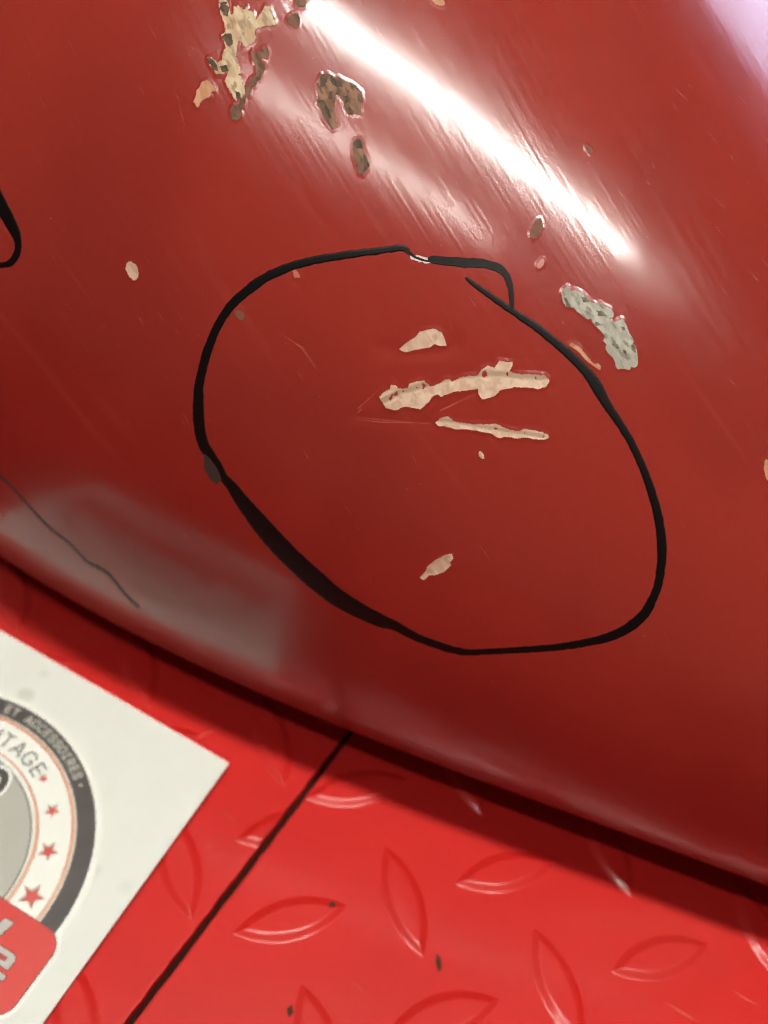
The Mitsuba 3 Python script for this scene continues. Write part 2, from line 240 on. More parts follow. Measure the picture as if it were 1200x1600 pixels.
# ------------------------------------------------------------------ red tank
DATA = json.loads(r'''{"A":[[-36.27,69.66],[-35.79,70.63],[-34.89,71.97],[-33.95,73.18],[-33.68,74.19],[-32.31,75.34],[-30.83,76.27],[-29.3,76.34],[-28.21,75.75],[-27.42,74.98],[-28.66,74.33],[-29.86,73.99],[-30.42,73.17],[-32.44,71.76],[-34.85,69.94]],"B":[[-36.82,60.61],[-36.31,61.62],[-35.17,62.95],[-35.3,63.63],[-34.14,64.07],[-33.75,63.66],[-31.77,64.81],[-31.75,65.58],[-30.36,66.74],[-29.19,67.55],[-28.31,67.34],[-27.51,67.3],[-25.82,68.64],[-25.49,69.57],[-24.33,70.39],[-23.66,70.22],[-22.26,71.73],[-21.14,72.63],[-19.29,73.62],[-18.84,75.08],[-17.91,76.35],[-16.5,76.67],[-16.06,78.13],[-14.47,78.87],[-13.45,79.59],[-13.24,78.79],[-13.34,77.81],[-12.38,77.88],[-10.48,78.79],[-7.71,80.37],[-6.11,81.13],[-5.0,80.67],[-5.1,79.51],[-6.6,78.17],[-8.57,77.37],[-11.04,75.99],[-12.77,74.72],[-13.88,73.79],[-14.44,72.55],[-15.44,71.39],[-16.61,70.6],[-17.53,71.03],[-18.08,71.82],[-20.06,70.45],[-22.17,69.18],[-23.3,68.28],[-24.56,66.85],[-25.52,66.81],[-26.43,65.88],[-26.9,64.41],[-27.69,62.77],[-29.75,62.18],[-31.38,61.51],[-32.71,60.16],[-34.57,59.54],[-35.63,60.14]],"C":[[-23.92,62.21],[-23.28,63.33],[-21.91,64.57],[-20.6,64.26],[-18.91,64.83],[-16.92,65.57],[-14.37,66.77],[-11.95,68.24],[-10.15,68.58],[-8.67,68.75],[-7.05,69.47],[-6.0,70.54],[-4.02,71.32],[-2.35,71.94],[-1.08,72.16],[-0.67,71.74],[-1.44,70.88],[-3.37,69.99],[-5.32,69.13],[-7.12,67.98],[-8.82,67.43],[-10.6,66.24],[-12.52,66.17],[-15.17,65.16],[-17.19,64.47],[-19.04,63.43],[-21.08,62.81],[-23.06,62.03]],"D":[[-15.57,32.3],[-14.85,34.32],[-14.88,35.51],[-13.44,38.03],[-12.12,39.75],[-10.81,40.84],[-10.18,40.01],[-10.58,38.78],[-10.08,38.5],[-10.9,36.46],[-12.3,34.89],[-13.88,33.79],[-14.54,32.28]],"E":[[-9.39,95.1],[-9.24,96.02],[-8.62,96.9],[-7.73,96.46],[-6.88,97.32],[-5.47,97.54],[-4.39,97.55],[-3.17,97.31],[-1.82,97.66],[-0.9,98.42],[0.02,98.33],[1.3,98.82],[2.2,98.36],[2.38,97.8],[1.77,97.06],[2.76,96.84],[3.55,97.86],[4.41,98.77],[5.6,98.16],[6.69,97.31],[8.36,96.82],[8.15,96.16],[9.44,95.77],[10.13,94.82],[10.88,93.55],[10.66,92.88],[9.75,92.3],[9.7,91.75],[8.45,91.21],[7.36,90.35],[6.56,90.64],[6.23,91.3],[5.47,91.51],[4.55,91.62],[3.26,92.02],[3.33,92.75],[2.34,92.98],[2.34,93.83],[1.12,94.09],[-0.04,94.22],[-1.02,94.45],[-1.85,94.78],[-2.47,94.3],[-3.52,94.24],[-5.0,94.16],[-5.98,94.39],[-6.47,94.08],[-7.52,93.61],[-8.64,94.08]],"F":[[-4.06,88.22],[-3.61,88.99],[-2.82,89.13],[-1.8,89.25],[-0.81,89.0],[0.34,88.85],[1.39,88.48],[2.31,88.36],[3.07,88.99],[3.91,88.82],[3.93,88.15],[3.25,87.99],[2.28,88.0],[1.03,87.92],[-0.35,88.1],[-1.8,88.4],[-2.82,88.3]],"G1":[[-98.52,97.99],[-97.14,98.67],[-95.7,97.42],[-94.33,96.63],[-94.11,97.07],[-94.52,98.0],[-93.82,98.51],[-92.69,98.42],[-91.8,99.03],[-90.39,98.92],[-89.2,98.36],[-88.84,99.7],[-88.47,101.05],[-87.61,101.33],[-86.42,100.77],[-84.98,99.85],[-85.75,99.46],[-86.74,98.62],[-88.02,97.81],[-88.44,97.27],[-88.29,96.69],[-87.76,96.3],[-87.81,95.62],[-88.15,94.97],[-88.68,94.22],[-89.8,94.32],[-90.84,94.3],[-90.65,93.26],[-89.91,92.17],[-87.97,90.85],[-88.2,90.42],[-86.77,89.82],[-85.37,88.89],[-85.13,87.71],[-86.17,86.9],[-87.71,87.29],[-89.27,87.68],[-90.22,88.34],[-90.27,89.6],[-91.98,88.63],[-92.58,88.35],[-94.42,88.75],[-95.51,89.2],[-94.87,89.81],[-93.19,89.65],[-92.35,90.36],[-92.84,91.09],[-92.63,92.31],[-93.8,92.87],[-94.61,93.28],[-94.24,94.26],[-95.1,95.29],[-96.39,95.79],[-97.47,96.56]],"G2":[[-87.65,94.24],[-86.31,94.58],[-85.55,95.77],[-84.58,96.26],[-83.77,95.84],[-83.85,94.82],[-85.11,94.36],[-83.39,93.74],[-83.09,92.91],[-83.96,92.65],[-83.48,91.74],[-83.8,90.45],[-84.43,89.82],[-84.26,88.77],[-84.7,88.24],[-84.5,87.53],[-84.7,86.63],[-84.15,85.77],[-84.48,84.65],[-85.76,84.21],[-86.7,84.89],[-86.85,85.94],[-85.41,86.94],[-85.49,87.86],[-85.21,88.64],[-85.38,89.69],[-85.15,90.93],[-84.58,92.02],[-85.87,93.17],[-87.15,93.51]],"G3":[[-94.81,82.9],[-94.98,84.4],[-94.59,85.83],[-93.82,86.66],[-92.58,86.76],[-91.03,86.37],[-91.95,85.79],[-91.88,84.87],[-92.73,84.16],[-93.31,83.42],[-93.53,82.54]],"G4":[[-83.48,101.47],[-82.76,102.69],[-81.69,103.42],[-80.7,102.77],[-80.37,101.93],[-81.05,101.4],[-82.47,101.16]],"G5":[[-83.4,105.06],[-81.68,106.0],[-80.78,105.11],[-81.84,104.37],[-83.06,104.22]],"H1":[[-72.26,97.41],[-72.06,98.28],[-70.82,99.06],[-69.5,99.13],[-68.56,99.77],[-67.04,99.82],[-66.12,100.19],[-64.66,100.35],[-63.01,100.21],[-62.04,99.32],[-61.98,98.32],[-61.1,97.24],[-62.5,97.01],[-62.97,96.24],[-64.3,95.91],[-64.88,96.5],[-65.65,97.11],[-67.13,97.59],[-67.73,97.02],[-67.16,95.54],[-65.69,94.16],[-64.84,93.72],[-65.64,92.54],[-66.86,92.66],[-68.33,93.16],[-69.37,93.88],[-70.44,94.33],[-71.29,95.65]],"H2":[[-60.66,92.86],[-60.38,93.65],[-59.78,94.22],[-58.58,93.84],[-57.63,92.92],[-56.26,92.24],[-55.76,91.73],[-55.92,90.74],[-56.15,89.85],[-57.19,89.69],[-58.24,90.17],[-59.59,91.12]],"d0":[[-97.53,97.01],[-96.64,97.61],[-95.24,97.16],[-94.64,96.32],[-95.43,95.94],[-96.65,96.15]],"d1":[[-94.33,93.25],[-93.88,94.11],[-92.72,94.35],[-91.59,93.29],[-92.11,92.71]],"d2":[[-95.51,89.2],[-94.87,89.81],[-93.3,89.44],[-92.34,88.78],[-92.94,88.5],[-94.42,88.75]],"d3":[[-92.46,89.35],[-91.23,90.26],[-90.15,89.81],[-91.66,88.94]],"d4":[[-87.55,87.85],[-86.12,88.04],[-85.29,87.56],[-86.29,87.09]],"e0":[[-72.3,97.77],[-71.85,98.26],[-71.0,98.46],[-70.49,97.97],[-70.69,97.1],[-71.49,96.68]],"e1":[[-70.9,98.89],[-69.65,99.05],[-68.31,99.39],[-67.09,99.02],[-67.98,98.29],[-69.36,98.32]],"e2":[[-70.54,94.79],[-69.81,95.16],[-67.84,94.8],[-66.74,93.99],[-66.96,93.12],[-68.04,93.31],[-69.37,93.88]],"e3":[[-64.73,96.58],[-64.01,96.96],[-63.17,97.16],[-62.95,96.51],[-63.75,95.95]],"e4":[[-66.12,100.19],[-64.66,100.35],[-63.6,100.21],[-64.55,99.89],[-65.72,99.89]],"e5":[[-66.15,97.86],[-65.28,98.33],[-64.63,97.91],[-65.1,97.15]],"e6":[[-69.33,96.81],[-68.53,97.36],[-68.18,96.53],[-68.82,96.32]],"e7":[[-60.48,92.89],[-60.35,93.6],[-59.75,94.18],[-58.59,93.7],[-58.45,93.01],[-59.72,92.59]],"e8":[[-57.72,92.75],[-56.4,92.16],[-55.83,91.69],[-55.98,90.84],[-56.26,90.05],[-56.8,91.56]],"f0":[[-8.67,94.56],[-7.95,94.83],[-6.54,94.21],[-7.13,93.68]],"f1":[[-5.47,96.71],[-4.62,97.58],[-3.5,97.11],[-4.42,96.36]],"f2":[[-1.29,96.65],[-0.31,97.27],[0.91,97.03],[-0.57,96.09]],"f3":[[3.98,94.02],[4.78,94.17],[6.0,93.92],[5.63,93.34],[4.64,93.58]],"f4":[[-1.02,94.45],[-0.1,95.19],[0.59,95.12],[-0.2,94.12]],"f5":[[6.79,94.07],[7.58,94.23],[8.01,93.81],[7.15,93.78]],"f6":[[4.51,97.28],[5.47,97.55],[5.62,97.04],[4.94,96.86]],"f7":[[7.81,95.95],[8.84,96.09],[9.64,95.38],[8.68,95.11]],"S1":[[-94.79,54.74],[-95.49,54.47],[-96.35,54.52],[-97.14,54.88],[-97.65,55.45],[-97.73,56.07],[-97.38,56.59],[-96.68,56.86],[-95.82,56.81],[-95.03,56.45],[-94.52,55.89],[-94.43,55.26]],"S2":[[-69.37,59.21],[-69.71,58.92],[-70.26,58.77],[-70.86,58.79],[-71.36,58.98],[-71.61,59.29],[-71.56,59.64],[-71.22,59.93],[-70.67,60.09],[-70.07,60.07],[-69.58,59.87],[-69.32,59.56]],"S3":[[-19.06,103.34],[-18.55,103.19],[-18.23,102.55],[-18.18,101.6],[-18.41,100.59],[-18.86,99.8],[-19.41,99.44],[-19.91,99.59],[-20.23,100.23],[-20.28,101.17],[-20.05,102.17],[-19.6,102.97]],"S4":[[-15.41,97.98],[-15.18,97.86],[-15.07,97.5],[-15.11,96.98],[-15.29,96.44],[-15.56,96.04],[-15.85,95.87],[-16.08,95.99],[-16.19,96.35],[-16.15,96.87],[-15.97,97.4],[-15.7,97.81]],"S5":[[-14.67,119.4],[-14.92,119.17],[-15.36,119.04],[-15.86,119.04],[-16.3,119.18],[-16.55,119.43],[-16.54,119.7],[-16.29,119.94],[-15.85,120.07],[-15.35,120.07],[-14.91,119.93],[-14.66,119.68]],"S6":[[-11.7,61.32],[-11.92,61.2],[-12.28,61.21],[-12.7,61.35],[-13.04,61.58],[-13.23,61.84],[-13.22,62.05],[-13.0,62.17],[-12.63,62.16],[-12.22,62.03],[-11.87,61.8],[-11.68,61.54]],"S7":[[45.41,91.64],[44.97,91.63],[44.39,92.08],[43.83,92.86],[43.44,93.78],[43.32,94.58],[43.51,95.05],[43.94,95.07],[44.52,94.63],[45.08,93.85],[45.47,92.93],[45.59,92.12]],"S8":[[-61.79,110.74],[-62.34,110.31],[-63.31,110.09],[-64.44,110.14],[-65.42,110.45],[-66.01,110.92],[-66.03,111.45],[-65.48,111.88],[-64.51,112.1],[-63.38,112.06],[-62.39,111.76],[-61.8,111.27]],"S9":[[-60.95,70.14],[-61.21,69.97],[-61.65,69.91],[-62.14,69.98],[-62.56,70.15],[-62.79,70.39],[-62.77,70.63],[-62.51,70.8],[-62.07,70.85],[-61.57,70.79],[-61.15,70.61],[-60.93,70.37]],"S10":[[-66.95,110.07],[-67.53,109.71],[-68.65,109.56],[-70.02,109.66],[-71.25,109.99],[-72.04,110.45],[-72.15,110.93],[-71.57,111.29],[-70.44,111.44],[-69.08,111.34],[-67.84,111.01],[-67.06,110.55]],"S11":[[-54.96,120.84],[-55.19,120.45],[-55.78,120.08],[-56.58,119.82],[-57.36,119.74],[-57.93,119.87],[-58.12,120.16],[-57.89,120.54],[-57.3,120.91],[-56.5,121.18],[-55.71,121.26],[-55.15,121.13]],"S12":[[-36.52,85.23],[-36.79,84.88],[-37.62,84.42],[-38.78,83.98],[-39.96,83.67],[-40.85,83.58],[-41.21,83.73],[-40.93,84.08],[-40.11,84.54],[-38.94,84.98],[-37.76,85.29],[-36.87,85.39]],"S13":[[-70.2,33.72],[-68.48,33.45],[-66.21,32.34],[-64.8,30.79],[-65.68,29.1],[-67.44,29.54],[-69.1,30.84]],"M1":[[-28.96,86.67,0.47],[-27.65,86.58,0.83],[-23.72,86.68,1.06],[-17.93,86.88,1.19],[-11.24,87.23,1.48],[-3.9,86.98,1.68],[1.27,86.28,2.01],[4.12,85.42,2.51],[8.33,83.41,1.97],[13.29,81.51,1.73],[18.84,78.36,1.76],[23.26,74.77,1.93],[26.74,71.12,2.08],[29.88,66.36,2.22],[31.66,62.06,2.03],[32.89,56.42,1.83],[32.81,51.88,2.05],[31.38,47.04,2.22],[27.56,40.95,2.06],[24.16,37.58,1.86],[19.44,33.38,1.78],[11.97,27.86,1.69],[4.22,22.55,1.59],[-1.14,19.27,2.05],[-5.64,18.2,2.31],[-11.9,17.52,2.5],[-18.14,17.84,3.21],[-19.96,17.37,4.16],[-24.82,17.28,5.09],[-31.49,17.86,6.14],[-38.51,19.81,6.68],[-45.66,22.35,6.28],[-51.15,24.71,5.97],[-56.74,27.45,4.49],[-60.14,29.18,3.61],[-62.08,30.4,2.76],[-64.26,31.18,2.11],[-66.44,33.18,1.93],[-68.47,33.98,2.5],[-70.18,34.79,2.74],[-72.34,37.68,2.87],[-74.0,41.92,2.64],[-74.98,45.69,2.12],[-75.09,50.29,2.04],[-74.68,54.44,1.82],[-73.4,58.88,1.69],[-70.7,63.36,1.69],[-67.21,67.54,1.54],[-62.28,71.8,1.34],[-57.08,75.39,1.3],[-51.2,79.07,1.19],[-46.52,82.02,1.09],[-42.74,84.33,0.98],[-41.61,84.59,0.52]],"M2":[[-37.57,85.28,0.8],[-36.0,85.9,1.31],[-30.94,88.24,1.52],[-25.92,90.72,1.46],[-22.44,91.66,1.42],[-20.44,90.93,1.38],[-18.86,89.22,1.13],[-17.56,87.09,0.99]],"M3":[[-137.34,55.19,2.56],[-133.08,53.85,2.78],[-130.7,52.48,2.85],[-127.43,51.03,2.68],[-124.71,49.54,2.15],[-123.76,47.84,1.85],[-124.66,45.61,1.37],[-126.92,44.08,0.88],[-131.18,42.83,0.94]],"M4":[[-42.68,84.24,1.02],[-40.62,84.22,0.55],[-38.44,84.58,0.31],[-36.39,85.46,0.5]],"L":[[-128.72,4.02,0.81],[-125.8,2.82,1.11],[-121.86,1.58,1.26],[-116.18,-1.34,1.16],[-110.56,-4.39,1.21],[-103.8,-6.24,1.24],[-98.28,-9.52,1.31],[-94.67,-9.1,1.57],[-92.4,-9.76,1.63],[-89.78,-12.48,1.72],[-86.32,-16.22,1.91],[-83.98,-17.97,2.0]],"grooves":[[[-41.08,54.6],[-34.19,57.38],[-22.57,62.66]],[[-40.39,67.96],[-33.98,70.15],[-26.73,74.4],[-25.51,76.6]],[[-23.77,64.54],[-17.49,71.58]],[[-60.77,60.76],[-55.81,60.25],[-50.42,58.75]],[[-40.07,56.57],[-36.78,63.04]]],"gB":[[-35.93,60.21],[-33.07,63.46],[-30.26,65.73],[-26.89,68.44],[-22.97,71.59],[-17.65,75.06],[-12.58,77.49],[-5.5,81.01]],"gC":[[-23.66,62.98],[-18.91,64.83],[-13.59,66.77],[-8.28,68.76],[-1.74,71.5]],"scratch":[[-96.14,93.07,-94.8,92.7],[-84.41,52.01,-81.38,50.43],[-55.41,56.72,-52.99,55.67],[-38.08,136.42,-36.02,136.07],[-9.5,119.68,-6.21,119.28],[-51.9,92.45,-50.45,92.02],[4.76,109.4,9.64,108.39],[-45.36,96.51,-41.83,95.26],[-60.04,91.04,-56.66,89.57],[-25.01,88.54,-22.39,87.77],[-0.93,103.17,2.58,101.96],[49.98,78.52,53.23,77.5],[7.64,105.48,11.59,104.92],[-72.14,61.48,-69.53,60.43],[17.98,152.55,20.94,152.18],[4.23,122.02,5.4,121.69],[-95.26,59.26,-92.52,58.01],[-36.86,39.07,-33.55,37.46],[-49.41,44.81,-46.66,43.26],[-39.25,134.73,-37.21,134.27],[-110.79,88.23,-106.52,86.63],[-69.41,68.02,-65.74,66.22],[20.55,119.77,24.62,118.16],[-66.21,109.95,-63.22,109.22],[-18.54,151.42,-14.88,150.66],[-2.18,79.7,0.58,78.87],[-77.1,38.85,-73.89,36.5],[-60.05,85.15,-58.04,84.47],[-3.65,136.27,-1.91,135.47],[-10.74,77.96,-9.15,77.23],[-17.63,110.86,-16.04,110.6],[20.35,119.78,21.81,119.5],[-88.73,52.45,-85.39,51.01],[-75.81,29.94,-72.82,27.67],[14.98,106.59,16.13,106.42],[-87.71,76.25,-84.96,75.34],[-134.04,65.7,-131.54,64.73],[7.84,157.32,9.18,157.09],[-53.55,99.56,-49.97,98.22],[-96.98,60.01,-93.51,58.48],[-4.67,107.05,-2.01,106.57],[29.57,103.59,32.37,103.23],[-7.09,117.63,-3.98,116.93],[9.9,154.74,13.34,154.84],[-4.25,142.87,0.72,143.25],[-84.44,101.45,-82.56,100.98],[-2.02,123.13,-0.58,122.86],[26.22,124.63,28.71,124.51],[-44.17,104.92,-40.79,104.08],[-72.1,14.99,-70.44,13.41],[-7.16,76.69,-5.98,76.4],[-99.71,89.23,-98.39,88.86],[-85.21,74.9,-80.8,73.08],[12.12,50.72,13.76,49.82],[-79.07,18.52,-78.26,17.74],[-92.4,49.79,-90.04,48.68],[-51.33,93.79,-47.03,92.02],[-107.55,80.11,-104.92,79.01],[-87.66,6.4,-84.71,2.89],[-114.72,55.23,-112.84,54.44],[-67.34,101.37,-65.45,100.89],[35.27,96.47,37.15,96.02],[-133.44,58.42,-131.38,57.48],[-10.12,97.43,-6.76,96.9],[17.54,156.69,21.46,156.53],[-46.0,67.8,-44.59,67.22],[41.29,84.6,42.35,84.23],[-132.63,71.96,-130.92,71.32],[-2.52,126.6,-0.87,126.25],[3.55,94.38,6.82,93.33],[-116.33,50.86,-113.95,49.58],[-83.28,53.9,-81.94,53.05],[-63.1,95.03,-60.82,94.48],[14.85,126.76,18.15,126.23],[-27.32,84.56,-23.8,83.41],[-47.36,67.08,-44.22,65.82],[-69.13,101.98,-66.48,101.52],[-7.35,91.14,-6.42,90.84],[-41.3,67.6,-40.42,67.24],[-108.34,51.55,-104.97,49.44],[-130.86,45.44,-128.05,43.73],[37.76,100.45,41.47,99.49],[27.71,131.2,32.18,130.81],[-33.5,104.69,-28.81,103.56],[-13.87,138.62,-12.59,138.24],[-84.67,63.48,-83.55,63.0],[11.88,93.62,13.36,93.11],[2.69,99.82,4.34,99.37],[-122.86,16.17,-121.09,14.44],[-60.87,108.55,-58.97,108.19],[26.56,129.14,30.92,128.37],[-2.13,146.17,0.44,146.02],[-45.06,99.48,-41.79,98.41],[-27.49,32.16,-26.2,31.48],[-97.77,81.2,-94.67,79.17],[-119.13,71.0,-116.4,69.81],[-44.3,89.53,-41.78,89.02],[-65.78,98.88,-64.49,98.42],[-56.9,42.25,-55.94,41.69],[13.05,131.37,16.64,130.89],[-125.54,46.69,-122.71,45.51],[-128.96,84.94,-125.21,83.7],[-46.15,60.22,-45.03,59.7],[-42.07,129.05,-39.41,128.06],[17.16,35.15,20.7,32.76],[21.32,117.55,23.6,117.02],[-126.16,62.53,-122.2,61.04],[-2.79,34.61,-1.03,33.05],[-40.58,119.59,-38.39,118.9],[-43.84,99.67,-40.4,98.42],[-34.86,136.3,-33.13,135.89],[-32.28,93.85,-28.97,92.98],[-103.84,40.53,-100.63,38.36],[-105.42,92.47,-100.69,90.97],[-25.71,115.26,-22.2,114.63],[-34.45,109.73,-33.4,109.22],[-118.34,43.02,-116.84,42.15],[-77.96,38.43,-75.35,36.22],[4.06,154.6,7.03,154.29],[-79.29,18.62,-76.76,16.45],[-62.21,97.01,-58.29,95.7],[-115.26,78.7,-113.78,78.25],[-57.64,72.53,-54.67,71.6],[-75.42,55.56,-73.05,54.49],[-19.36,81.5,-15.75,80.57],[-8.33,111.84,-5.43,110.99],[-89.79,31.77,-88.47,30.85],[8.49,79.87,11.53,78.32],[-11.12,114.44,-6.58,113.71],[-42.55,86.81,-39.71,85.93],[-27.08,111.21,-25.7,110.79],[-126.78,79.34,-121.95,77.7],[-48.03,94.94,-44.91,93.82],[-90.15,31.51,-88.37,29.6],[-71.74,111.55,-70.41,111.11],[-129.85,49.98,-125.46,48.55],[-80.19,59.42,-78.92,58.83],[-7.05,110.7,-3.02,109.93],[7.59,60.33,9.03,59.76],[31.15,73.15,33.58,71.98],[-136.04,64.58,-134.05,63.7],[-89.65,66.61,-85.79,65.21],[-99.37,82.29,-97.29,81.61],[-82.03,58.84,-79.29,57.5],[5.63,141.62,10.68,140.89],[-99.84,68.35,-96.65,66.64],[-70.68,33.29,-68.18,31.54],[-96.99,30.14,-95.51,29.39],[-139.0,74.26,-137.15,73.67],[-128.6,70.17,-124.69,68.42],[3.24,165.31,6.8,163.82],[-12.22,110.89,-11.04,110.32],[-128.01,65.5,-123.43,64.89],[-6.77,46.05,-2.05,43.28],[-6.33,53.55,-5.19,53.45],[-2.04,51.57,0.25,49.88],[-2.88,28.55,-1.03,27.78],[25.28,44.55,27.92,43.16],[9.29,141.39,11.92,139.64],[12.86,141.81,14.73,140.95],[14.91,139.18,16.68,138.08],[18.19,140.28,19.72,139.75],[9.74,-14.38,12.38,-14.77],[-36.2,65.12,-33.63,64.63],[-9.09,93.81,-4.65,91.54],[16.2,78.81,18.83,78.36],[-39.99,63.24,-35.54,63.06],[8.0,60.77,9.56,60.8],[-35.7,39.75,-33.8,39.28],[-12.52,107.79,-9.67,107.16],[-4.24,140.47,-0.47,139.16],[-31.45,80.44,-25.75,77.06],[-27.12,55.49,-23.58,52.7],[-15.87,71.47,-8.72,69.68]],"floor_specks":[[[60.68,96.71],[61.66,95.47],[61.92,93.22],[61.19,91.9],[60.42,94.26]],[[22.26,81.02],[23.46,82.12],[23.89,80.36],[23.01,79.13]],[[31.48,107.57],[32.83,108.17],[33.56,107.03],[32.21,106.42]]],"floor_scratch":[[[37.25,89.76],[43.09,84.66]],[[106.85,122.0],[115.57,105.99]],[[117.26,115.9],[128.78,102.49]],[[121.45,88.48],[130.96,82.96]],[[133.47,86.23],[137.25,83.26]],[[66.71,129.93],[69.1,125.74]],[[-0.34,132.09],[5.67,128.8]],[[11.05,141.1],[12.76,140.25]],[[141.22,92.29],[149.22,87.83]],[[82.21,109.06],[87.2,104.71]],[[39.93,97.1],[63.47,89.65]],[[-51.42,173.63],[-44.2,179.11]],[[-10.07,153.26],[-4.0,157.05]],[[79.88,113.68],[90.51,119.14]]]}''')


def groove_shaded(line, width, col, base):  # cream primer with the groove's shade painted into its colour along the line
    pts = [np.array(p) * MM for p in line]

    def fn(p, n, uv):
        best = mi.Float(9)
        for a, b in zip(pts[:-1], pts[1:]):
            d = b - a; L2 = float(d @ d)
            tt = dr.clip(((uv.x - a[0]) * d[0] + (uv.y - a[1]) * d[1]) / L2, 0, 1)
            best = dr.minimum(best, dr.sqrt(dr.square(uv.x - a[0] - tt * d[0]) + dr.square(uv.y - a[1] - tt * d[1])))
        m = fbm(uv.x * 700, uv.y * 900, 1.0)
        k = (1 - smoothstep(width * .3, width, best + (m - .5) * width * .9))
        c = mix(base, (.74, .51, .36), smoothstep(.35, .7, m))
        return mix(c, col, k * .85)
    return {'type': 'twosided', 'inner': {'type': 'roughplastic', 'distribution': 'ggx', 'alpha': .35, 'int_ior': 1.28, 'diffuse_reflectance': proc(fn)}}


scene['chip_groove_shaded'] = groove_shaded(DATA['gB'], .75 * MM, (.46, .33, .22), (.88, .66, .50))  # darker tan here is painted shade of the groove
scene['chip_groove_shaded_slim'] = groove_shaded(DATA['gC'], .5 * MM, (.52, .37, .26), (.88, .66, .50))
TH = math.radians(-20.9)
AX, PX, UP = np.array([math.cos(TH), math.sin(TH), 0]), np.array([math.sin(TH), -math.cos(TH), 0]), np.array([0, 0, 1.0])
RAD = .130


def seg_dist(s, a, line):
    p = np.stack([s, a], -1); best = np.full(s.shape, 1e9)
    for p0, p1 in zip(line[:-1], line[1:]):
        p0, p1 = np.array(p0), np.array(p1); d = p1 - p0
        t = np.clip(((p - p0) @ d) / (d @ d), 0, 1)
        best = np.minimum(best, np.linalg.norm(p - p0 - t[..., None] * d, axis=-1))
    return best


def dents(s, e):
    """Depth of knocks and waves in the sheet metal, in metres."""
    a, sm = e * RAD / MM, s / MM
    h = (meshkit.fbm(np.stack([sm / 34, a / 34, 0 * a + 4.5], -1), 3, 11) - .5) * .20 * MM
    for line, depth, width in zip(DATA['grooves'], (.16, .30, .08, .10, .08), (.9, 1.3, .8, 1.6, 1.2)):
        d = seg_dist(sm, a, line); h = h - depth * MM * np.exp(-(d / width) ** 2)
    return h


def smooth_surface(s, e):
    """A teardrop tank: round section, fat to the left, slim to the right, flattened underneath, rounded ends."""
    c = np.clip((np.abs(s + .01) - .19) / .10, 0, 1)
    r = .17116 * np.exp(-3.04887 * s - 5.70215 * s * s) * np.sqrt(np.maximum(1 - c * c, 1e-9))
    d = -.3138 + .47185 * s - .21597 * s * s + r * np.cos(e)
    z = .06209 - .07502 * s - .17375 * s * s + .75689 * r * np.sin(e); b = .0148 + .03 * s + .12 * s * s                     # the flat underside, meeting the flank in a rolled edge
    z = .5 * (z + b + np.sqrt((z - b) ** 2 + .0032 ** 2))
    return s[..., None] * AX + d[..., None] * PX + z[..., None] * UP


def normals(s, e):
    h = 1e-5
    n = np.cross(smooth_surface(s + h, e) - smooth_surface(s - h, e), smooth_surface(s, e + h) - smooth_surface(s, e - h))
    return n / np.maximum(np.linalg.norm(n, axis=-1, keepdims=True), 1e-20)


def surface(s, e):
    s, e = np.asarray(s, float), np.asarray(e, float)
    return smooth_surface(s, e) + normals(s, e) * dents(s, e)[..., None]


def skin(sa, h):
    """Points on the tank's skin from (millimetres along, millimetres round), lifted by h metres."""
    sa = np.asarray(sa, float); s, e = sa[:, 0] * MM, sa[:, 1] * MM / RAD
    return surface(s, e) + normals(s, e) * np.broadcast_to(h, len(sa))[:, None]


ss = np.unique(np.r_[np.linspace(-.2999, -.19, 40), np.linspace(-.19, .17, 440), np.linspace(.17, .2799, 48)].round(6))
ee = np.unique(np.r_[np.linspace(-math.pi, -.9, 60), np.linspace(-.9, -.55, 30), np.linspace(-.55, .05, 190), np.linspace(.05, 1.75, 250), np.linspace(1.75, math.pi, 45)].round(6))
S_, E_ = np.meshgrid(ss, ee, indexing='ij')
V = surface(S_, E_); ne = len(ee)
I, Jx = np.meshgrid(np.arange(len(ss) - 1), np.arange(ne - 1), indexing='ij'); q = (I * ne + Jx).ravel()
Fq = np.vstack([np.c_[q, q + ne, q + ne + 1], np.c_[q, q + ne + 1, q + 1]])
scene['fuel_tank__body'] = mikit.ply(trimesh.Trimesh(V.reshape(-1, 3), Fq, process=False), 'tank_paint', smooth=True, uv=np.c_[S_.ravel(), E_.ravel() * RAD])
labels['fuel_tank'] = {'label': 'scratched and chipped red painted metal fuel tank lying on the red floor plates', 'category': 'fuel tank'}


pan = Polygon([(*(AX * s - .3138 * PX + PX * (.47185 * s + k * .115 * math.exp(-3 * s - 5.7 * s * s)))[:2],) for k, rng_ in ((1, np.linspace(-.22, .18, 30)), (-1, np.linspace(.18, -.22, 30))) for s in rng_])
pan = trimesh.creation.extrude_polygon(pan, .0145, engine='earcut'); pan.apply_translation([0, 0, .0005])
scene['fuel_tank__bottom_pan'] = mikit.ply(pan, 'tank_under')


def densify(poly, step):
    p = np.array(poly, float); out = []
    for a, b in zip(p, np.roll(p, -1, 0)):
        n = max(1, int(np.ceil(np.linalg.norm(b - a) / step)))
        out += [a + (b - a) * t / n for t in range(n)]
    return np.array(out)


LIP = [[], [], []]


